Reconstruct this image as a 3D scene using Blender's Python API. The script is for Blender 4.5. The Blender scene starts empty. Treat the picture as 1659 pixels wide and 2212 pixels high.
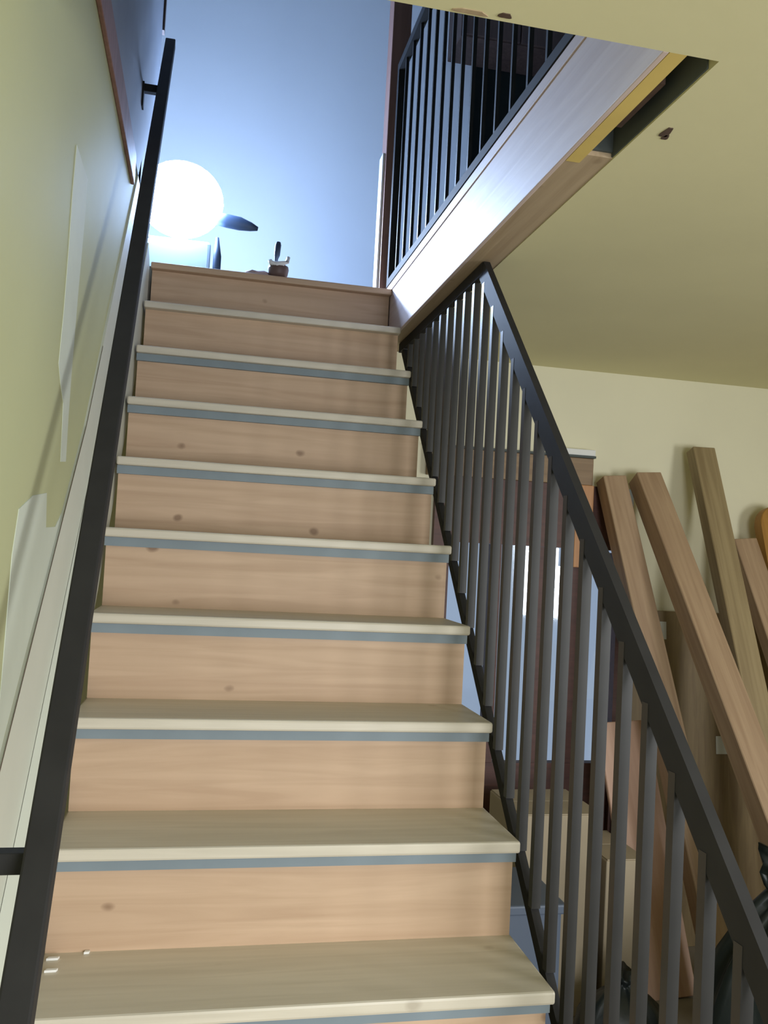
import bpy, bmesh, math, random
from mathutils import Vector, Matrix
random.seed(4)
S = bpy.context.scene
COL = S.collection

# ------------------------------------------------------------------ camera
CAM = Vector((-0.67877, -1.30630, 0.97752))
RIGHT = Vector((0.976981, -0.206600, 0.053152))
DOWN = Vector((0.061050, 0.032043, -0.997620))
FWD = Vector((0.204405, 0.977901, 0.043919))
cd = bpy.data.cameras.new('camera'); cam = bpy.data.objects.new('camera', cd); COL.objects.link(cam)
m = Matrix.Identity(4)
for i in range(3):
    m[i][0] = RIGHT[i]; m[i][1] = -DOWN[i]; m[i][2] = -FWD[i]; m[i][3] = CAM[i]
cam.matrix_world = m
cd.sensor_fit = 'HORIZONTAL'; cd.sensor_width = 36.0; cd.lens = 1891.13 / 1659 * 36.0
cd.clip_start = 0.02
S.camera = cam

# ------------------------------------------------------------------ world, lights, exposure
w = bpy.data.worlds.new('World'); S.world = w; w.use_nodes = True
bg = w.node_tree.nodes['Background']
bg.inputs[0].default_value = (0.62, 0.76, 1.0, 1); bg.inputs[1].default_value = 0.55


def area(name, loc, target, sx, sy, energy, color):
    l = bpy.data.lights.new(name, 'AREA'); l.shape = 'RECTANGLE'; l.size = sx; l.size_y = sy
    l.energy = energy; l.color = color
    o = bpy.data.objects.new(name, l); COL.objects.link(o); o.location = loc
    o.rotation_euler = (Vector(target) - Vector(loc)).to_track_quat('-Z', 'Y').to_euler()
    return o


rear = area('rear_daylight', (0.35, -2.6, 0.70), (-0.25, 0.6, -0.15), 1.2, 1.2, 26, (0.95, 0.97, 1.0))
rear.data.spread = math.radians(110)
area('side_window_daylight', (2.45, -1.7, 0.9), (-0.9, 0.4, 0.3), 0.8, 0.9, 52, (0.95, 0.97, 0.98))
LAMP = Vector((-0.853, 2.75, 2.525))
sl = bpy.data.lights.new('work_light_beam', 'SPOT'); sl.energy = 170; sl.color = (0.58, 0.74, 1.0)
sl.spot_size = math.radians(75); sl.spot_blend = 0.8; sl.shadow_soft_size = 0.04
so = bpy.data.objects.new('work_light_beam', sl); COL.objects.link(so)
so.location = LAMP + Vector((0.21, -0.06, -0.16))
so.rotation_euler = (Vector((0.0, 1.85, 2.02)) - so.location).to_track_quat('-Z', 'Y').to_euler()

vs = S.view_settings
vs.view_transform = 'Standard'; vs.look = 'None'; vs.gamma = 1.0; vs.use_curve_mapping = False
vs.exposure = 0.0


# ------------------------------------------------------------------ materials
def new_mat(name):
    mt = bpy.data.materials.new(name); mt.use_nodes = True
    return mt, mt.node_tree.nodes, mt.node_tree.links, mt.node_tree.nodes['Principled BSDF']


def plain(name, col, rough=0.6, metal=0.0, var=0.0, scale=6.0, bump=0.0, spec=None):
    mt, N, L, P = new_mat(name)
    P.inputs['Base Color'].default_value = (*col, 1); P.inputs['Roughness'].default_value = rough
    P.inputs['Metallic'].default_value = metal
    if spec is not None: P.inputs['Specular IOR Level'].default_value = spec
    if var > 0 or bump > 0:
        tc = N.new('ShaderNodeTexCoord'); nz = N.new('ShaderNodeTexNoise')
        nz.inputs['Scale'].default_value = scale; nz.inputs['Detail'].default_value = 5
        L.new(tc.outputs['Object'], nz.inputs['Vector'])
        if var > 0:
            r = N.new('ShaderNodeValToRGB')
            r.color_ramp.elements[0].position = 0.3; r.color_ramp.elements[1].position = 0.7
            r.color_ramp.elements[0].color = (*[c * (1 - var) for c in col], 1)
            r.color_ramp.elements[1].color = (*[min(1, c * (1 + var)) for c in col], 1)
            L.new(nz.outputs['Fac'], r.inputs['Fac']); L.new(r.outputs['Color'], P.inputs['Base Color'])
        if bump > 0:
            b = N.new('ShaderNodeBump'); b.inputs['Strength'].default_value = bump; b.inputs['Distance'].default_value = 0.01
            nz2 = N.new('ShaderNodeTexNoise'); nz2.inputs['Scale'].default_value = scale * 14
            L.new(tc.outputs['Object'], nz2.inputs['Vector'])
            L.new(nz2.outputs['Fac'], b.inputs['Height']); L.new(b.outputs['Normal'], P.inputs['Normal'])
    return mt


def wood(name, light, dark, axis='X', knots=0.5, rough=0.55, grain=1.0, knot_scale=8.5):
    """sawn softwood: stretched grain, a wavy figure and round dark knots"""
    mt, N, L, P = new_mat(name)
    P.inputs['Roughness'].default_value = rough
    tc = N.new('ShaderNodeTexCoord'); oi = N.new('ShaderNodeObjectInfo')
    mul = N.new('ShaderNodeVectorMath'); mul.operation = 'SCALE'; mul.inputs[0].default_value = (7.3, 5.1, 3.7)
    L.new(oi.outputs['Random'], mul.inputs['Scale'])
    add = N.new('ShaderNodeVectorMath'); add.operation = 'ADD'
    L.new(tc.outputs['Object'], add.inputs[0]); L.new(mul.outputs[0], add.inputs[1])
    st = {'X': (1.2, 22, 22), 'Y': (22, 1.2, 22), 'Z': (22, 22, 1.2)}[axis]
    m1 = N.new('ShaderNodeMapping'); m1.inputs['Scale'].default_value = [s * grain for s in st]
    L.new(add.outputs[0], m1.inputs['Vector'])
    n1 = N.new('ShaderNodeTexNoise'); n1.inputs['Scale'].default_value = 1.6; n1.inputs['Detail'].default_value = 7
    n1.inputs['Distortion'].default_value = 0.9
    L.new(m1.outputs[0], n1.inputs['Vector'])
    r1 = N.new('ShaderNodeValToRGB')
    r1.color_ramp.elements[0].position = 0.30; r1.color_ramp.elements[1].position = 0.66
    r1.color_ramp.elements[0].color = (*dark, 1); r1.color_ramp.elements[1].color = (*light, 1)
    L.new(n1.outputs['Fac'], r1.inputs['Fac'])
    ks = {'X': (0.75, 1.0, 1.0), 'Y': (1.0, 0.75, 1.0), 'Z': (1.0, 1.0, 0.75)}[axis]
    m2 = N.new('ShaderNodeMapping'); m2.inputs['Scale'].default_value = [k * knot_scale for k in ks]
    L.new(add.outputs[0], m2.inputs['Vector'])
    n3 = N.new('ShaderNodeTexNoise'); n3.inputs['Scale'].default_value = 3.0
    L.new(m2.outputs[0], n3.inputs['Vector'])
    mixv = N.new('ShaderNodeMix'); mixv.data_type = 'RGBA'; mixv.inputs[0].default_value = 0.10
    L.new(m2.outputs[0], mixv.inputs[6]); L.new(n3.outputs['Color'], mixv.inputs[7])
    v = N.new('ShaderNodeTexVoronoi'); v.inputs['Scale'].default_value = 1.0; v.inputs['Randomness'].default_value = 1.0
    L.new(mixv.outputs[2], v.inputs['Vector'])
    rk = N.new('ShaderNodeValToRGB')
    rk.color_ramp.elements[0].position = 0.045; rk.color_ramp.elements[0].color = (1, 1, 1, 1)
    rk.color_ramp.elements[1].position = 0.10; rk.color_ramp.elements[1].color = (0, 0, 0, 1)
    L.new(v.outputs['Distance'], rk.inputs['Fac'])
    km = N.new('ShaderNodeMath'); km.operation = 'MULTIPLY'; km.inputs[1].default_value = knots
    L.new(rk.outputs['Color'], km.inputs[0])
    mx = N.new('ShaderNodeMix'); mx.data_type = 'RGBA'
    L.new(km.outputs[0], mx.inputs[0]); L.new(r1.outputs['Color'], mx.inputs[6])
    mx.inputs[7].default_value = (dark[0] * 0.45, dark[1] * 0.38, dark[2] * 0.32, 1)
    L.new(mx.outputs[2], P.inputs['Base Color'])
    b = N.new('ShaderNodeBump'); b.inputs['Strength'].default_value = 0.15; b.inputs['Distance'].default_value = 0.003
    L.new(n1.outputs['Fac'], b.inputs['Height']); L.new(b.outputs['Normal'], P.inputs['Normal'])
    return mt


def emit(name, col, strength):
    mt, N, L, P = new_mat(name)
    P.inputs['Base Color'].default_value = (1, 1, 1, 1)
    P.inputs['Emission Color'].default_value = (*col, 1); P.inputs['Emission Strength'].default_value = strength
    return mt


M = {
    'riser': wood('riser_pine', (0.585, 0.41, 0.27), (0.485, 0.325, 0.205), 'X', 0.8),
    'tread': wood('tread_pine', (0.65, 0.59, 0.475), (0.55, 0.495, 0.39), 'X', 0.35, rough=0.45),
    'support': plain('grey_support', (0.20, 0.245, 0.27), 0.55, var=0.08),
    'wall': plain('cream_wall', (0.78, 0.74, 0.54), 0.75, var=0.03, scale=2.2, bump=0.04),
    'left_wall': plain('left_wall_board', (0.50, 0.51, 0.29), 0.7, var=0.04, scale=1.6, bump=0.04),
    'ceiling': plain('ceiling_board', (0.74, 0.69, 0.42), 0.8, var=0.03, scale=2.0, bump=0.04),
    'upper_wall': plain('upper_wall_paint', (0.82, 0.84, 0.86), 0.7, var=0.02, scale=2, bump=0.03),
    'plaster': plain('joint_compound', (0.62, 0.66, 0.56), 0.75, var=0.04, scale=8),
    'skirt': plain('pale_skirt', (0.64, 0.65, 0.56), 0.6, var=0.03),
    'steel': plain('dark_steel', (0.028, 0.027, 0.027), 0.7, spec=0.2, var=0.12, scale=14),
    'bar': plain('bar_steel', (0.032, 0.031, 0.029), 0.45, metal=0.25, var=0.12, scale=14),
    'fascia': wood('fascia_board', (0.72, 0.59, 0.55), (0.62, 0.49, 0.455), 'Y', 0.3, knot_scale=4.0),
    'joist': wood('joist_wood', (0.52, 0.40, 0.26), (0.40, 0.29, 0.18), 'Y', 0.3),
    'yellow': plain('yellow_paper_edge', (0.70, 0.52, 0.16), 0.8, var=0.08),
    'post': wood('red_brown_wood', (0.32, 0.17, 0.13), (0.23, 0.12, 0.09), 'Z', 0.2),
    'maroon': wood('maroon_wood', (0.11, 0.045, 0.035), (0.07, 0.03, 0.024), 'X', 0.1),
    'door_tan': wood('door_head_wood', (0.30, 0.20, 0.11), (0.22, 0.14, 0.075), 'X', 0.1),
    'jamb': wood('orange_jamb_wood', (0.52, 0.26, 0.11), (0.40, 0.19, 0.08), 'Z', 0.1),
    'white': plain('white_paint', (0.78, 0.78, 0.76), 0.6),
    'floor': plain('concrete_floor', (0.24, 0.21, 0.17), 0.8, var=0.15, scale=5, bump=0.1),
    'dark': plain('dark_shade_and_trim', (0.085, 0.10, 0.098), 0.9, var=0.2, scale=3),  # upstairs walls and slot lining carry their shade in this colour
    'dark_brown': wood('dark_brown_wood', (0.10, 0.06, 0.045), (0.06, 0.035, 0.028), 'Z', 0.1),
    'plank': wood('timber_plank_wood', (0.42, 0.29, 0.18), (0.31, 0.20, 0.12), 'Z', 0.3, knot_scale=3.0),
    'plank_orange': wood('orange_timber', (0.40, 0.20, 0.035), (0.29, 0.135, 0.02), 'Z', 0.2, knot_scale=3.0),
    'plank_olive': wood('weathered_timber', (0.33, 0.25, 0.13), (0.23, 0.165, 0.08), 'Z', 0.3, knot_scale=3.0),
    'sheet': wood('olive_brown_plywood', (0.23, 0.165, 0.075), (0.165, 0.11, 0.05), 'Z', 0.1, knot_scale=3.0),
    'shade_grey': plain('shade_grey', (0.30, 0.32, 0.36), 0.75, var=0.04),  # grey carries the shade of the upper left wall
    'card': plain('cardboard', (0.40, 0.33, 0.23), 0.85, var=0.06),
    'pink_ply': wood('pinkish_plywood', (0.58, 0.38, 0.28), (0.50, 0.31, 0.22), 'Z', 0.2),
    'black': plain('black_plastic', (0.010, 0.015, 0.014), 0.45, var=0.3, scale=5, bump=0.06),
    'blue_box': plain('blue_grey_plastic', (0.09, 0.115, 0.16), 0.5),
    'outlet': plain('outlet_plastic', (0.55, 0.56, 0.52), 0.45),
    'lamp_body': plain('lamp_body_plastic', (0.42, 0.50, 0.56), 0.5),
    'lamp_dark': plain('lamp_dark_plastic', (0.03, 0.05, 0.09), 0.5),
    'bulb': emit('lamp_diffuser', (0.41, 0.60, 1.0), 88.0),
    'chip': plain('white_chip', (0.85, 0.84, 0.80), 0.8),
    'rag': plain('white_rag', (0.88, 0.88, 0.88), 0.9, bump=0.3),
    'cup': plain('brown_cup', (0.13, 0.08, 0.07), 0.5),
    'debris': plain('pink_debris', (0.42, 0.32, 0.32), 0.9),
}
mt, N, L, P = new_mat('window_glass')
tr = N.new('ShaderNodeBsdfTransparent'); gl = N.new('ShaderNodeBsdfGlossy'); gl.inputs['Roughness'].default_value = 0.05
tr.inputs[0].default_value = (0.93, 0.96, 0.98, 1)
mxs = N.new('ShaderNodeMixShader'); mxs.inputs[0].default_value = 0.06
L.new(tr.outputs[0], mxs.inputs[1]); L.new(gl.outputs[0], mxs.inputs[2])
L.new(mxs.outputs[0], N['Material Output'].inputs['Surface'])
M['glass'] = mt


# ------------------------------------------------------------------ mesh helpers
def add_box(bm, a, b, bevel=0.0):
    x0, y0, z0 = [min(p, q) for p, q in zip(a, b)]; x1, y1, z1 = [max(p, q) for p, q in zip(a, b)]
    v = [bm.verts.new(c) for c in ((x0, y0, z0), (x1, y0, z0), (x1, y1, z0), (x0, y1, z0),
                                   (x0, y0, z1), (x1, y0, z1), (x1, y1, z1), (x0, y1, z1))]
    fs = [bm.faces.new([v[i] for i in f]) for f in ((3, 2, 1, 0), (4, 5, 6, 7), (0, 1, 5, 4), (1, 2, 6, 5), (2, 3, 7, 6), (3, 0, 4, 7))]
    if bevel > 0:
        es = list({e for f in fs for e in f.edges})
        bmesh.ops.bevel(bm, geom=es, offset=bevel, segments=2, profile=0.5, affect='EDGES')


def add_beam(bm, p0, p1, side, w, h, bevel=0.0, end0=None, end1=None):
    """box beam from p0 to p1; width w along 'side', height h across; end planes may be cut on given normals"""
    p0, p1 = Vector(p0), Vector(p1); d = (p1 - p0).normalized()
    s = Vector(side); s = (s - d * s.dot(d)).normalized(); u = s.cross(d).normalized()
    ring = []
    for p, nrm in ((p0, end0), (p1, end1)):
        r = []
        for a, b in ((-1, -1), (1, -1), (1, 1), (-1, 1)):
            q = p + s * a * w / 2 + u * b * h / 2
            if nrm is not None:
                n = Vector(nrm); q = q - d * ((q - p).dot(n) / d.dot(n))
            r.append(bm.verts.new(q))
        ring.append(r)
    fs = [bm.faces.new(ring[0][::-1]), bm.faces.new(ring[1])]
    for i in range(4):
        j = (i + 1) % 4
        fs.append(bm.faces.new((ring[0][i], ring[0][j], ring[1][j], ring[1][i])))
    if bevel > 0:
        es = list({e for f in fs for e in f.edges})
        bmesh.ops.bevel(bm, geom=es, offset=bevel, segments=2, profile=0.5, affect='EDGES')


def add_lathe(bm, c, prof, n=24, axis='Z'):
    c = Vector(c); rings = []
    for r, h in prof:
        rg = []
        for i in range(n):
            a = 2 * math.pi * i / n
            q = Vector((r * math.cos(a), r * math.sin(a), h))
            if axis == 'Y': q = Vector((q.x, q.z, q.y))
            if axis == 'X': q = Vector((q.z, q.x, q.y))
            rg.append(bm.verts.new(c + q))
        rings.append(rg)
    for a, b in zip(rings, rings[1:]):
        for i in range(n):
            j = (i + 1) % n
            bm.faces.new((a[i], a[j], b[j], b[i]))
    bm.faces.new(rings[0][::-1]); bm.faces.new(rings[-1])


def add_prism(bm, poly, origin, ex, ey, n, t):
    """extrude a 2-D polygon (in ex, ey from origin) by t along n"""
    o = Vector(origin); ex, ey, n = Vector(ex), Vector(ey), Vector(n)
    a = [bm.verts.new(o + ex * p[0] + ey * p[1]) for p in poly]
    b = [bm.verts.new(v.co + n * t) for v in a]
    bm.faces.new(a[::-1]); bm.faces.new(b)
    for i in range(len(a)):
        j = (i + 1) % len(a); bm.faces.new((a[i], a[j], b[j], b[i]))


def add_tube(bm, pts, r, n=10):
    pts = [Vector(p) for p in pts]; rings = []
    for i, p in enumerate(pts):
        d = (pts[min(i + 1, len(pts) - 1)] - pts[max(i - 1, 0)]).normalized()
        s = d.orthogonal().normalized() if abs(d.x) > 0.9 else Vector((1, 0, 0)).cross(d).normalized()
        u = d.cross(s)
        rr = r[i] if isinstance(r, (list, tuple)) else r
        rings.append([bm.verts.new(p + (s * math.cos(2 * math.pi * k / n) + u * math.sin(2 * math.pi * k / n)) * rr) for k in range(n)])
    for a, b in zip(rings, rings[1:]):
        for i in range(n):
            j = (i + 1) % n; bm.faces.new((a[i], a[j], b[j], b[i]))
    bm.faces.new(rings[0][::-1]); bm.faces.new(rings[-1])


def add_blob(bm, c, r, seed=0, rough=0.15, sub=3):
    rnd = random.Random(seed)
    res = bmesh.ops.create_icosphere(bm, subdivisions=sub, radius=1.0)
    ph = [(Vector((rnd.uniform(-4, 4), rnd.uniform(-4, 4), rnd.uniform(-4, 4))), rnd.uniform(0, 6)) for _ in range(5)]
    for v in res['verts']:
        k = 1 + rough * sum(math.sin(v.co.dot(f) + p) for f, p in ph) / 2
        v.co = Vector((v.co.x * r[0] * k, v.co.y * r[1] * k, v.co.z * r[2] * k)) + Vector(c)


def obj(name, bm, mat, parent=None, smooth=False):
    bmesh.ops.recalc_face_normals(bm, faces=bm.faces)
    me = bpy.data.meshes.new(name); 
    # origin at base centre of the mesh
    xs = [v.co for v in bm.verts]
    c = Vector(((min(v.x for v in xs) + max(v.x for v in xs)) / 2, (min(v.y for v in xs) + max(v.y for v in xs)) / 2, min(v.z for v in xs)))
    bmesh.ops.translate(bm, verts=bm.verts, vec=-c)
    bm.to_mesh(me); bm.free(); me.materials.append(mat)
    if smooth:
        for p in me.polygons: p.use_smooth = True
    o = bpy.data.objects.new(name, me); COL.objects.link(o)
    if parent is not None:
        o.parent = parent
        pw = parent.get('_w', None)
        o.location = c - Vector(pw) if pw else c
    else:
        o.location = c
    o['_w'] = list(c)
    return o


def thing(name, label, cat, loc, group=None):
    o = bpy.data.objects.new(name, None); COL.objects.link(o); o.location = loc
    o.empty_display_size = 0.1
    o['label'] = label; o['category'] = cat; o['_w'] = list(loc)
    if group: o['group'] = group
    return o


def tag(o, label, cat, group=None):
    o['label'] = label; o['category'] = cat
    if group: o['group'] = group
    return o


def struct(name, bm, mat, label=None, cat=None):
    o = obj(name, bm, mat); o['kind'] = 'structure'
    if label: o['label'] = label
    if cat: o['category'] = cat
    return o


def B(*boxes, bevel=0.0):
    bm = bmesh.new()
    for a, b in boxes: add_box(bm, a, b, bevel)
    return bm


# ------------------------------------------------------------------ constants
G, R, NO, T, W = 0.2008, 0.2, 0.033, 0.024, 0.915     # going, rise, nosing overhang, tread thickness, width
FL, CE, UP = -0.6, 1.80, 2.0                          # lower floor, ceiling, upper floor
XL = -0.965                                           # left wall face
YB = 2.196                                            # back wall face (lower room)
XR = 2.6

# ------------------------------------------------------------------ structure: lower room
struct('floor', B(((XL - 0.1, -4.2, FL - 0.1), (XR + 0.1, YB + 0.1, FL))), M['floor'], 'grey concrete floor of the lower room', 'floor')
struct('floor', B(((XL - 1.2, 10 * G + NO + 0.03, UP - 0.19), (0.0, 4.0, UP)), ((0.0, YB + 0.11, UP - 0.19), (XR, 5.2, UP))), M['floor'], 'upper landing floor at the head of the stairs', 'floor')

lw = bmesh.new()
add_box(lw, (XL - 0.09, -4.2, FL), (XL, 2.44, 5.3))
wall_left = struct('wall_left', lw, M['left_wall'], 'olive cream plasterboard wall along the left of the stairs', 'wall')
YZ = ((0, 1, 0), (0, 0, 1), (1, 0, 0))
bm = bmesh.new()
add_prism(bm, [(0.669, 1.657), (0.648, 1.494), (0.633, 1.323), (0.632, 1.226), (0.638, 1.129), (0.571, 1.123), (0.554, 1.241),
               (0.504, 1.272), (0.467, 1.304), (0.484, 1.409), (0.49, 1.527), (0.488, 1.65), (0.50, 1.75), (0.67, 1.75)],
          (XL, 0, 0), *YZ, 0.0012)
obj('joint_compound', bm, M['plaster'], wall_left)['label'] = 'pale vertical strip of joint compound'
bm = bmesh.new()
add_prism(bm, [(0.135, 0.40), (0.149, 0.724), (0.161, 0.939), (0.189, 1.013), (0.30, 1.04), (0.434, 1.052), (0.451, 0.987), (0.56, 0.99),
               (0.63, 1.02), (0.50, 0.90), (0.35, 0.78), (0.20, 0.65), (0.15, 0.60)], (XL, 0, 0), *YZ, 0.0012)
obj('joint_compound', bm, M['plaster'], wall_left)['label'] = 'white plaster patch with a rounded top'
bm = bmesh.new()   # lower wall board that follows the pitch, its top edge shows as a thin line
add_prism(bm, [(-0.9, -1.0 + 0.41), (-0.55, -0.55), (1.86, 1.86), (1.86, 2.315), (0.88, 1.235), (0.65, 1.035), (0.179, 0.622), (-0.9, -0.34)], (XL, 0, 0), *YZ, 0.006)
obj('lower_board', bm, M['skirt'], wall_left)['label'] = 'pale lower board with its edge parallel to the stairs'
bm = bmesh.new()   # added slab above the trim, its grey stands for shade on the wall
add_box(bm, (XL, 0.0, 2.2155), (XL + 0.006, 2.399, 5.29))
obj('upper_shade_board', bm, M['shade_grey'], wall_left)['label'] = 'wall above the timber trim with its shade in the blue grey colour'
bm = bmesh.new()   # open joint along the board edge
add_prism(bm, [(0.0, 0.468), (0.179, 0.626), (0.65, 1.039), (0.882, 1.239), (1.10, 1.479), (1.10, 1.475), (0.882, 1.2345), (0.65, 1.0345), (0.179, 0.6215), (0.0, 0.4635)], (XL + 0.006, 0, 0), *YZ, 0.0006)
obj('board_joint', bm, M['dark_brown'], wall_left)['label'] = 'thin dark joint line'
struct('trim_1', B(((XL, 0.2, 2.115), (XL + 0.012, 1.60, 2.215)), bevel=0.003), M['post'], 'red brown timber trim high on the left wall', 'trim')

# back wall with door opening
DX0, DX1, DZ0, DZ1 = 0.26, 1.16, FL, 1.30
struct('wall_back', B(((0.0 - 1.2, YB, FL), (DX0, YB + 0.1, CE)), ((DX1, YB, FL), (XR, YB + 0.1, CE)), ((DX0, YB, DZ1), (DX1, YB + 0.1, CE))),
       M['wall'], 'cream back wall of the lower room', 'wall')
struct('wall_right', B(((XR, -1.0, FL), (XR + 0.1, YB + 0.1, CE)), ((XR, -4.2, FL), (XR + 0.1, -2.3, CE)), ((XR, -2.3, FL), (XR + 0.1, -1.0, 0.2)),
                       ((XR, -2.3, 1.6), (XR + 0.1, -1.0, CE))), M['wall'], 'cream right wall of the lower room', 'wall')
# ceiling around the stair opening, cut to the hole beside the joist
ce = bmesh.new()
add_box(ce, (XL, -4.2, CE), (XR, -0.05, CE + 0.2))
add_box(ce, (0.10, -0.05, CE), (XR, YB + 0.1, CE + 0.2))
ceil = struct('ceiling', ce, M['ceiling'], 'olive cream plasterboard ceiling of the lower room', 'ceiling')
for c, r, mk in (((-0.325, -0.060), (0.026, 0.007), 'joist'), ((-0.272, -0.066), (0.010, 0.007), 'dark_brown'), ((0.142, 0.187), (0.008, 0.024), 'dark_brown'),
                 ((0.150, 0.205), (0.006, 0.012), 'dark_brown')):
    bm = bmesh.new()
    add_prism(bm, [(r[0] * math.cos(a) * (1 + 0.25 * math.sin(3 * a + c[0])), r[1] * math.sin(a) * (1 + 0.3 * math.cos(2 * a))) for a in [i * math.pi / 8 for i in range(16)]],
              (c[0], c[1], CE - 0.0015), (1, 0, 0), (0, 1, 0), (0, 0, 1), 0.002)
    obj('ceiling_chip', bm, M[mk], ceil)['label'] = 'chipped mark in the ceiling board'

# opening edge: fascia board, yellow edge, joist with the torn-open slot
fz = CE
struct('trim_2', B(((0.0, -0.05, fz), (0.012, 10 * G + NO + 0.16, 2.035)), bevel=0.002), M['fascia'], 'pale fascia board along the edge of the stair opening', 'trim')
struct('trim_3', B(((0.0125, -0.05, fz), (0.043, 0.36, fz + 0.2))), M['yellow'], 'torn yellow board edge beside the fascia', 'trim')
struct('trim_4', B(((0.0435, 0.325, fz + 0.002), (0.0995, YB + 0.1, fz + 0.2)), ((0.0125, 0.3605, fz + 0.002), (0.0434, YB + 0.1, fz + 0.2))), M['joist'], 'bare tan joist underside beside the fascia', 'trim')
struct('trim_5', B(((0.0435, 0.07, fz + 0.020), (0.072, 0.235, fz + 0.12))), M['dark_brown'], 'brown timber block inside the torn ceiling slot', 'trim')
struct('trim_6', B(((0.0435, -0.05, fz + 0.10), (0.0965, 0.325, fz + 0.2)), ((0.0968, -0.02, fz + 0.004), (0.0996, 0.325, fz + 0.2)), ((0.0435, 0.318, fz + 0.012), (0.0965, 0.3245, fz + 0.1))), M['dark'], 'lining of the torn ceiling slot, coloured dark as shade', 'trim')  # dark lining paints the shade inside the slot
# mid-fascia groove line (moulding bead)
struct('trim_7', B(((-0.004, -0.05, 1.998), (0.0, 10 * G + NO + 0.16, 2.006)), bevel=0.001), M['fascia'], 'thin bead along the fascia board', 'trim')

# ------------------------------------------------------------------ structure: upper storey
struct('wall_far', B(((-2.2, 4.0, UP), (0.848, 4.1, 5.3))), M['upper_wall'], 'pale wall beyond the upper landing', 'wall')
struct('wall_upper', B(((0.798, 5.2, UP), (XR, 5.3, 5.3)), ((XR, -0.2, UP), (XR + 0.1, 5.2, 5.3)), ((-1.06, -0.15, UP), (XR, -0.05, 5.3)),
                       ((-2.2, 2.44, UP), (-2.1, 4.05, 5.3)), ((-2.2, 2.40, UP), (-1.06, 2.44, 5.3)), ((0.798, 4.1, UP), (0.848, 5.2, 5.3))), M['dark'], 'walls of the upstairs room, coloured dark as if unlit', 'wall')  # dark base colour stands for the lack of light upstairs
struct('ceiling', B(((-2.2, -0.15, 5.3), (XR, 5.3, 5.4))), M['upper_wall'], 'pale ceiling over the upper landing', 'ceiling')
struct('trim_10', B(((XL, 2.40, 3.10), (XL + 0.014, 2.439, 4.6))), M['dark_brown'], 'dark strip at the upper end of the left wall', 'trim')
# landing post
struct('trim_8', B(((-0.022, 2.175, UP), (0.056, 2.27, 5.3)), bevel=0.004), M['post'], 'red brown timber post at the end of the fascia', 'trim')
struct('trim_9', B(((-0.033, 2.19, UP), (-0.0225, 2.26, 2.62)), bevel=0.002), M['white'], 'pale strip beside the red brown post', 'trim')

# ------------------------------------------------------------------ staircase
stair = thing('staircase', 'straight staircase with pine treads and knotty risers', 'staircase', (-W / 2, -2 * G, FL))
for i in range(-2, 10):
    y0, z0 = i * G, i * R
    bm = bmesh.new()
    add_box(bm, (-W, y0, z0 - T), (0.0, y0 + G + NO + 0.02, z0), 0.005)
    obj('tread', bm, M['tread'], stair)
for i in range(-3, 10):
    ry = (i + 1) * G + NO
    obj('riser', B(((-W + 0.004, ry, i * R), (-0.004, ry + 0.02, (i + 1) * R - T))), M['riser'], stair)
for i in range(-2, 9):
    ry = i * G + NO
    obj('nosing_support', B(((-W + 0.001, ry - 0.013, i * R - T - 0.023), (-0.002, ry, i * R - T))), M['support'], stair)['label'] = 'grey strip under the tread nosing'
bm = bmesh.new(); add_box(bm, (-W, 10 * G, UP - T), (0.0, 10 * G + NO + 0.03, UP), 0.005)
obj('landing_nosing', bm, M['riser'], stair)
bm = bmesh.new()
add_prism(bm, [(-2 * G - 0.1, -2 * R - 0.2), (10 * G + NO, 10 * R - 0.2), (10 * G + NO, 10 * R + 0.0), (9.6 * G, 9.6 * R + 0.12), (-2 * G, -2 * R + 0.12), (-2 * G - 0.1, -2 * R)],
          (XL + 0.007, 0, 0), *YZ, 0.036)
obj('skirting', bm, M['skirt'], stair)['label'] = 'pale skirting between the steps and the left wall'

# ------------------------------------------------------------------ left handrail
hx = lambda y: -0.845 - 0.026 * y
hz = lambda y: 0.78 + 1.018 * y
hr = thing('wall_handrail', 'black square steel handrail on the left wall', 'handrail', (-0.85, 0.0, 0.78))
bm = bmesh.new()
add_beam(bm, (hx(-0.62), -0.62, hz(-0.62)), (hx(2.02), 2.02, hz(2.02)), (1, 0, 0), 0.036, 0.036, 0.003)
obj('rail', bm, M['steel'], hr)
for yb in (-0.165, 1.72):
    x, z = hx(yb), hz(yb)
    bm = bmesh.new()
    add_box(bm, (XL + 0.006, yb - 0.012, z - 0.046), (x - 0.012, yb + 0.012, z - 0.020), 0.002)
    br = obj('bracket', bm, M['steel'], hr)
    obj('bracket_plate', B(((XL + 0.0062, yb - 0.016, z - 0.10), (XL + 0.012, yb + 0.016, z - 0.015))), M['steel'], br)

# ------------------------------------------------------------------ right balustrade
bal = thing('stair_balustrade', 'dark steel balustrade with thin square bars right of the stairs', 'balustrade', (0.06, -0.35, FL))
BX = 0.060
ct, cb = 0.756, -0.240                              # rail centre lines, z = y + c
yt = CE - 0.02 - ct                                 # where the handrail meets the ceiling
n45 = (0, 1, 0)
bm = bmesh.new()
add_beam(bm, (BX, -0.36, -0.36 + ct), (BX, yt - 0.0, CE - 0.02), (1, 0, 0), 0.018, 0.052, 0.0, n45, None)
obj('handrail', bm, M['steel'], bal)
bm = bmesh.new()
add_beam(bm, (BX, -0.36, -0.36 + cb), (BX, CE - 0.04 - cb, CE - 0.04), (1, 0, 0), 0.018, 0.030, 0.0, n45, None)
obj('bottom_rail', bm, M['steel'], bal)
obj('ceiling_rail', B(((BX - 0.010, yt - 0.01, CE - 0.036), (BX + 0.010, 2.06, CE - 0.001))), M['steel'], bal)
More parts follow.
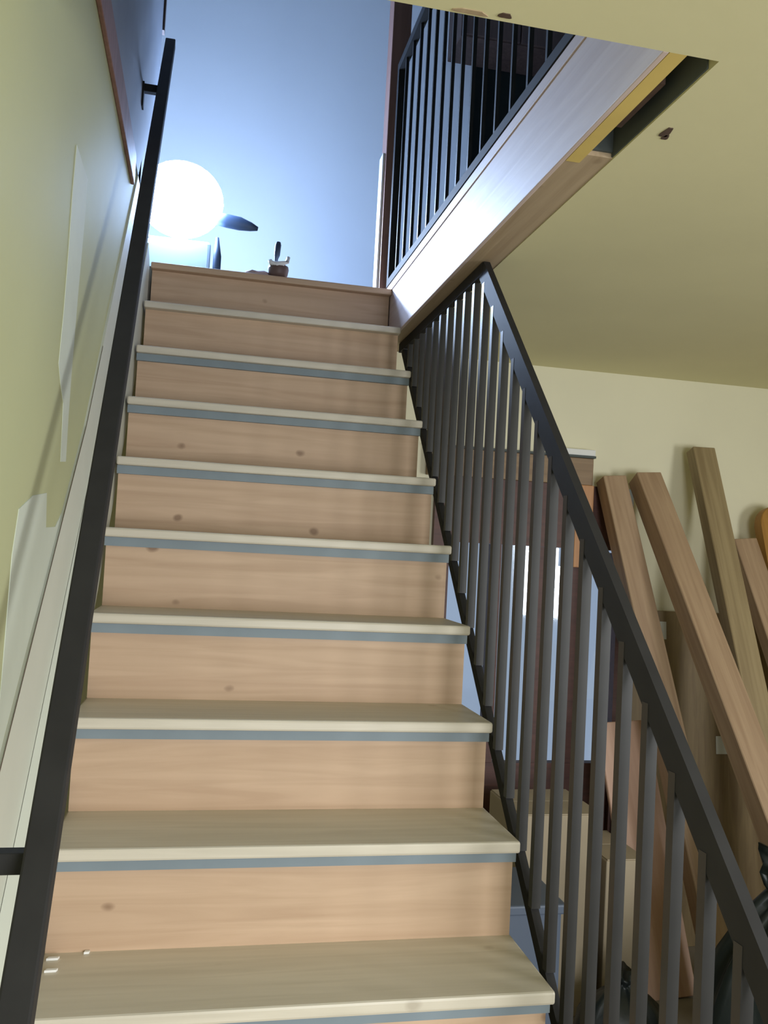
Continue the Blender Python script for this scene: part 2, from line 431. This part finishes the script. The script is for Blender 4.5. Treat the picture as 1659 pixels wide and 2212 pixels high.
obj('newel_post', B(((BX - 0.022, -0.40, FL), (BX + 0.022, -0.356, -0.36 + ct + 0.03)), bevel=0.003), M['steel'], bal)
bw = 0.0098
k = 0
while True:
    y = 1.983 - 0.0894 * k; k += 1
    if y < -0.33: break
    zb = max(y + cb + 0.02, FL); ztp = min(y + ct - 0.02, CE - 0.041)
    bm = bmesh.new(); add_box(bm, (BX - bw, y - bw, zb), (BX + bw, y + bw, ztp))
    obj('baluster', bm, M['bar'], bal)

# ------------------------------------------------------------------ upper balustrade
ub = thing('landing_balustrade', 'dark steel balustrade with square bars on the upper floor edge above the fascia', 'balustrade', (0.015, 1.0, 2.035))
obj('bottom_rail', B(((-0.003, -0.045, 2.036), (0.024, 2.12, 2.064))), M['steel'], ub)
obj('top_rail', B(((-0.003, -0.045, 2.925), (0.024, 2.12, 2.960))), M['steel'], ub)
obj('end_post', B(((-0.003, 2.09, 2.065), (0.024, 2.12, 2.924))), M['steel'], ub)
for k in range(18):
    y = 2.0 - 0.117 * k
    if y < -0.03: break
    obj('baluster', B(((0.0105 - 0.0055, y - 0.0055, 2.065), (0.0105 + 0.0055, y + 0.0055, 2.924))), M['bar'], ub)

# dark things seen through the upper balustrade
cab = thing('wall_cabinet', 'dark brown cabinet hung high behind the upper balustrade', 'cabinet', (1.07, 3.85, 4.12))
obj('body', B(((0.687, 3.70, 4.12), (1.45, 3.999, 4.9)), bevel=0.004), M['dark_brown'], cab)
obj('door', B(((0.70, 3.682, 4.13), (1.06, 3.699, 4.89)), bevel=0.003), M['dark_brown'], cab)
obj('door', B(((1.07, 3.682, 4.13), (1.44, 3.699, 4.89)), bevel=0.003), M['dark_brown'], cab)

# ------------------------------------------------------------------ door in the back wall
d = bmesh.new()
add_box(d, (DX0, YB - 0.03, FL), (DX0 + 0.07, YB + 0.09, 1.30)); add_box(d, (DX1 - 0.07, YB - 0.02, FL), (DX1, YB + 0.09, 1.02))
door = struct('door_1', d, M['maroon'], 'maroon glazed timber door frame in the back wall', 'door')
obj('head_board', B(((0.22, YB - 0.045, 1.30), (0.945, YB - 0.001, 1.415)), bevel=0.003), M['door_tan'], door)['label'] = 'tan head board over the door'
obj('cornice', B(((0.22, YB - 0.055, 1.4155), (0.95, YB - 0.001, 1.425))), M['dark'], door)['label'] = 'dark top edge'
obj('cap', B(((0.80, YB - 0.05, 1.4255), (0.95, YB - 0.001, 1.452)), bevel=0.003), M['white'], door)['label'] = 'white end cap'
obj('transom', B(((DX0 + 0.07, YB - 0.02, 1.03), (DX1 - 0.07, YB + 0.06, 1.30))), M['maroon'], door)
obj('jamb', B(((0.865, YB - 0.06, 0.95), (0.945, YB - 0.0205, 1.299)), bevel=0.003), M['jamb'], door)['label'] = 'orange brown end of the door head'
obj('lower_panel', B(((DX0 + 0.07, YB + 0.0, FL), (DX1 - 0.07, YB + 0.05, 0.12))), M['maroon'], door)
for x in (0.545, 0.735, 0.90):
    obj('mullion', B(((x - 0.022, YB, 0.121), (x + 0.022, YB + 0.05, 1.029))), M['maroon'], door)
for a, b in ((0.331, 0.522), (0.568, 0.712), (0.758, 0.877), (0.923, 1.089)):
    obj('pane', B(((a, YB + 0.02, 0.121), (b, YB + 0.026, 1.029))), M['glass'], door)

# ------------------------------------------------------------------ timber leaning on the back wall
def plank(label, top, bot, w, t, mat, mk_round=False):
    top, bot = Vector(top), Vector(bot)
    dirv = (top - bot).normalized()
    bm = bmesh.new()
    side = Vector((1, 0, 0))
    s = (side - dirv * side.dot(dirv)).normalized(); u = s.cross(dirv).normalized()
    Ln = (top - bot).length
    if mk_round:
        poly = [(-w / 2, 0), (w / 2, 0)] + [(w / 2 * math.cos(a), Ln - w / 2 + w / 2 * math.sin(a)) for a in [math.pi * i / 12 for i in range(13)]]
    else:
        poly = [(-w / 2, 0), (w / 2, 0), (w / 2, Ln), (-w / 2, Ln)]
    # local frame mesh so that the grain runs along the board
    add_prism(bm, [(p[0], p[1]) for p in poly], (0, -t / 2, 0), (1, 0, 0), (0, 0, 1), (0, 1, 0), t)
    es = [e for e in bm.edges]
    bmesh.ops.bevel(bm, geom=es, offset=0.003, segments=1, affect='EDGES')
    bmesh.ops.recalc_face_normals(bm, faces=bm.faces)
    me = bpy.data.meshes.new('timber_plank'); bm.to_mesh(me); bm.free(); me.materials.append(mat)
    o = bpy.data.objects.new('timber_plank', me); COL.objects.link(o)
    mm = Matrix.Identity(4)
    for i in range(3):
        mm[i][0] = s[i]; mm[i][1] = u[i] * -1; mm[i][2] = dirv[i]; mm[i][3] = bot[i]
    if mm.to_3x3().determinant() < 0:
        for i in range(3): mm[i][1] *= -1
    o.matrix_world = mm
    return tag(o, label, 'plank', 'timber leaning on the back wall')


plank('pinkish brown plank leaning nearest the handrail and the door', (1.016, 2.13, 1.333), (1.216, 1.43, FL), 0.105, 0.075, M['plank'])
plank('long tan plank crossing in front of the others with a dark left edge', (1.155, 2.10, 1.345), (1.36, 0.90, FL), 0.115, 0.085, M['plank'])
plank('tallest brown plank standing upright against the cream wall', (1.425, 2.12, 1.486), (1.48, 1.32, FL), 0.105, 0.06, M['plank_olive'])
plank('short tan plank leaning right of the tallest plank', (1.60, 2.06, 1.10), (1.80, 1.30, FL), 0.11, 0.06, M['plank'])
plank('orange plank with a rounded top at the right edge', (1.775, 2.11, 1.26), (1.93, 1.72, FL), 0.17, 0.05, M['plank_orange'], True)
plank('wide pinkish plywood offcut leaning low behind the bars', (1.03, 1.98, 0.34), (1.10, 1.66, FL), 0.22, 0.018, M['pink_ply'])

# wide sheet behind the planks
sheet = thing('plywood_sheet', 'wide olive brown plywood sheet leaning behind the timber planks', 'plywood', (1.50, 2.06, FL))
bm = bmesh.new()
add_beam(bm, (1.50, 2.06, FL), (1.50, 2.176, 0.78), (1, 0, 0), 0.74, 0.018, 0.002)
obj('panel', bm, M['sheet'], sheet)
for (x, z) in ((1.268, 0.70), (1.60, 0.22)):
    ys = 2.06 + (z - FL) * 0.084 - 0.0105
    bm = bmesh.new()
    add_beam(bm, (x, ys + 0.0034, z + 0.035), (x, ys - 0.0034, z - 0.04), (1, 0, 0), 0.10, 0.002)
    obj('paper_label', bm, M['outlet'], sheet)['label'] = 'pale paper label'

# things on the floor behind the balustrade
def carton(label, a, b):
    t = thing('cardboard_box', label, 'box', ((a[0] + b[0]) / 2, (a[1] + b[1]) / 2, a[2]), 'boxes behind the balustrade')
    obj('body', B((a, b), bevel=0.004), M['card'], t)
    cy = (a[1] + b[1]) / 2
    obj('flap', B(((a[0] + 0.005, a[1] + 0.004, b[2] + 0.0005), (b[0] - 0.005, cy - 0.003, b[2] + 0.004))), M['card'], t)
    obj('flap', B(((a[0] + 0.005, cy + 0.003, b[2] + 0.0005), (b[0] - 0.005, b[1] - 0.004, b[2] + 0.004))), M['card'], t)


carton('taller tan cardboard box on the floor behind the bars', (0.46, 1.58, FL), (0.77, 1.90, 0.09))
carton('shorter tan cardboard box right of the taller one', (0.79, 1.58, FL), (0.95, 1.90, -0.07))
t = thing('storage_crate', 'blue grey plastic crate on the floor under the stair balustrade', 'crate', (0.38, 1.35, FL))
obj('tub', B(((0.26, 1.20, FL), (0.46, 1.50, -0.06)), bevel=0.012), M['blue_box'], t)
obj('rim', B(((0.25, 1.19, -0.085), (0.47, 1.51, -0.055)), bevel=0.006), M['blue_box'], t)
def bag(label, x, y, rx, ry, h, seed):
    """tied sack: slumped belly, creased shoulders, gathered neck and a flared knot"""
    rnd = random.Random(seed); ph = [rnd.uniform(0, 6.28) for _ in range(6)]
    prof = [(0.02, 0.0), (0.80, 0.0), (0.96, 0.06), (1.0, 0.18), (0.97, 0.34), (0.88, 0.50), (0.72, 0.64), (0.50, 0.75), (0.28, 0.82), (0.15, 0.86), (0.13, 0.89), (0.26, 0.95), (0.32, 1.0), (0.05, 0.97)]
    bm = bmesh.new(); n = 48; rings = []
    for pr, ph_ in prof:
        fold = 0.02 + 0.16 * max(0.0, min(1.0, (ph_ - 0.35) / 0.5))
        rg = []
        for k in range(n):
            a = 2 * math.pi * k / n
            f = 1 + fold * (math.sin(9 * a + ph[0] + 2 * ph_) * 0.6 + math.sin(14 * a + ph[1]) * 0.4) + 0.06 * math.sin(2 * a + ph[2]) + 0.05 * math.sin(3 * a + ph[3] + 3 * ph_)
            zz = ph_ * h * (1 + 0.05 * math.sin(3 * a + ph[4]) * (1 if ph_ > 0.1 else 0))
            rg.append(bm.verts.new((x + rx * pr * f * math.cos(a), y + ry * pr * f * math.sin(a), FL + zz)))
        rings.append(rg)
    for a, b in zip(rings, rings[1:]):
        for k in range(n):
            q = (k + 1) % n; bm.faces.new((a[k], a[q], b[q], b[k]))
    bm.faces.new(rings[0][::-1]); bm.faces.new(rings[-1])
    tag(obj('rubbish_bag', bm, M['black'], None, True), label, 'bag')


bag('low black rubbish bag on the floor behind the bars', 0.74, 1.33, 0.145, 0.14, 0.27, 3)
bag('tall black rubbish bag in front of the leaning planks at the right', 1.01, 0.93, 0.235, 0.17, 0.76, 8)

# ------------------------------------------------------------------ work light on the landing
wl = thing('work_light', 'glaring white work light standing on the landing', 'lamp', (LAMP.x, LAMP.y, UP))
bm = bmesh.new()
prof = [(0.001, -0.165)]
for i in range(1, 16):
    a = math.pi * i / 16
    prof.append((0.190 * math.sin(a), -0.165 * math.cos(a)))
prof.append((0.001, 0.165))
add_lathe(bm, LAMP, prof, 32)  # shape swollen beyond the lamp head to take in its lens bloom
obj('diffuser', bm, M['bulb'], wl, True)['label'] = 'glowing white diffuser enlarged to take in the glare'
obj('base_housing', B(((LAMP.x - 0.145, LAMP.y - 0.06, UP + 0.005), (LAMP.x + 0.145, LAMP.y + 0.08, UP + 0.33)), bevel=0.014), M['lamp_body'], wl)
obj('neck', B(((LAMP.x - 0.03, LAMP.y - 0.03, UP + 0.33), (LAMP.x + 0.03, LAMP.y + 0.03, UP + 0.365))), M['lamp_body'], wl)
bm = bmesh.new()
add_tube(bm, [LAMP + Vector(v) for v in ((0.15, -0.02, -0.072), (0.21, -0.02, -0.076), (0.27, -0.02, -0.082), (0.32, -0.02, -0.09), (0.352, -0.02, -0.096))],
         [0.026, 0.031, 0.030, 0.020, 0.009], 12)
obj('handle', bm, M['lamp_dark'], wl, True)['label'] = 'dark tapered handle'
for sx in (0.176, -0.166):
    bm = bmesh.new()
    add_tube(bm, [(LAMP.x + sx, LAMP.y - 0.08, UP), (LAMP.x + sx, LAMP.y - 0.08, UP + 0.26), (LAMP.x + sx - 0.004, LAMP.y - 0.08, UP + 0.345)], [0.019, 0.018, 0.007], 12)
    obj('foot', bm, M['lamp_dark'], wl, True)

# cup with a rag and a brush at the landing edge
cx, cy = -0.444, 2.045
bm = bmesh.new(); add_lathe(bm, (cx, cy, UP + 0.0005), [(0.026, 0), (0.036, 0.012), (0.040, 0.035), (0.038, 0.045)], 20)
tag(obj('paint_cup', bm, M['cup'], None, True), 'small dark paint cup on the landing edge beside the work light', 'cup')
bm = bmesh.new()
add_tube(bm, [(cx - 0.036, cy - 0.025, UP + 0.060), (cx - 0.030, cy - 0.028, UP + 0.048), (cx - 0.010, cy - 0.032, UP + 0.046), (cx + 0.014, cy - 0.030, UP + 0.050), (cx + 0.030, cy - 0.026, UP + 0.060), (cx + 0.034, cy - 0.024, UP + 0.080)],
         [0.008, 0.011, 0.010, 0.011, 0.009, 0.007], 10)
tag(obj('cleaning_rag', bm, M['rag'], None, True), 'white rag draped over the rim of the paint cup', 'rag')
bm = bmesh.new()
add_tube(bm, [(cx - 0.010, cy + 0.004, UP + 0.046), (cx - 0.010, cy + 0.004, UP + 0.075), (cx - 0.008, cy, UP + 0.09), (cx - 0.006, cy, UP + 0.13), (cx - 0.005, cy, UP + 0.142)], [0.006, 0.007, 0.011, 0.012, 0.008], 10)
tag(obj('paint_brush', bm, M['lamp_dark'], None, True), 'dark handled brush standing in the paint cup', 'brush')
bm = bmesh.new(); add_blob(bm, (-0.525, 2.05, UP + 0.012), (0.045, 0.02, 0.014), 5, 0.3, 2)
for v in bm.verts: v.co.z = max(v.co.z, UP)
tag(obj('plaster_lump', bm, M['debris'], None, True), 'pinkish lump of plaster beside the paint cup', 'debris')

# paint chips on the lowest visible tread
for (x, y, sx, sy, lab) in ((-0.893, 0.408, 0.011, 0.004, 'white paint chip near the riser at the left tread end'), (-0.889, 0.362, 0.011, 0.004, 'white paint chip nearer the nosing at the left tread end'),
                            (-0.836, 0.428, 0.005, 0.004, 'tiny white paint chip against the riser right of the other chips')):
    bm = bmesh.new(); add_prism(bm, [(-sx, -sy), (sx * 0.8, -sy * 0.7), (sx, sy), (-sx * 0.7, sy * 0.9)], (x, y, R + 0.0002), (1, 0, 0), (0, 1, 0), (0, 0, 1), 0.004)
    tag(obj('paint_chip', bm, M['chip']), lab, 'paint chip', 'white paint chips on the tread')

for o in bpy.data.objects:
    if '_w' in o: del o['_w']
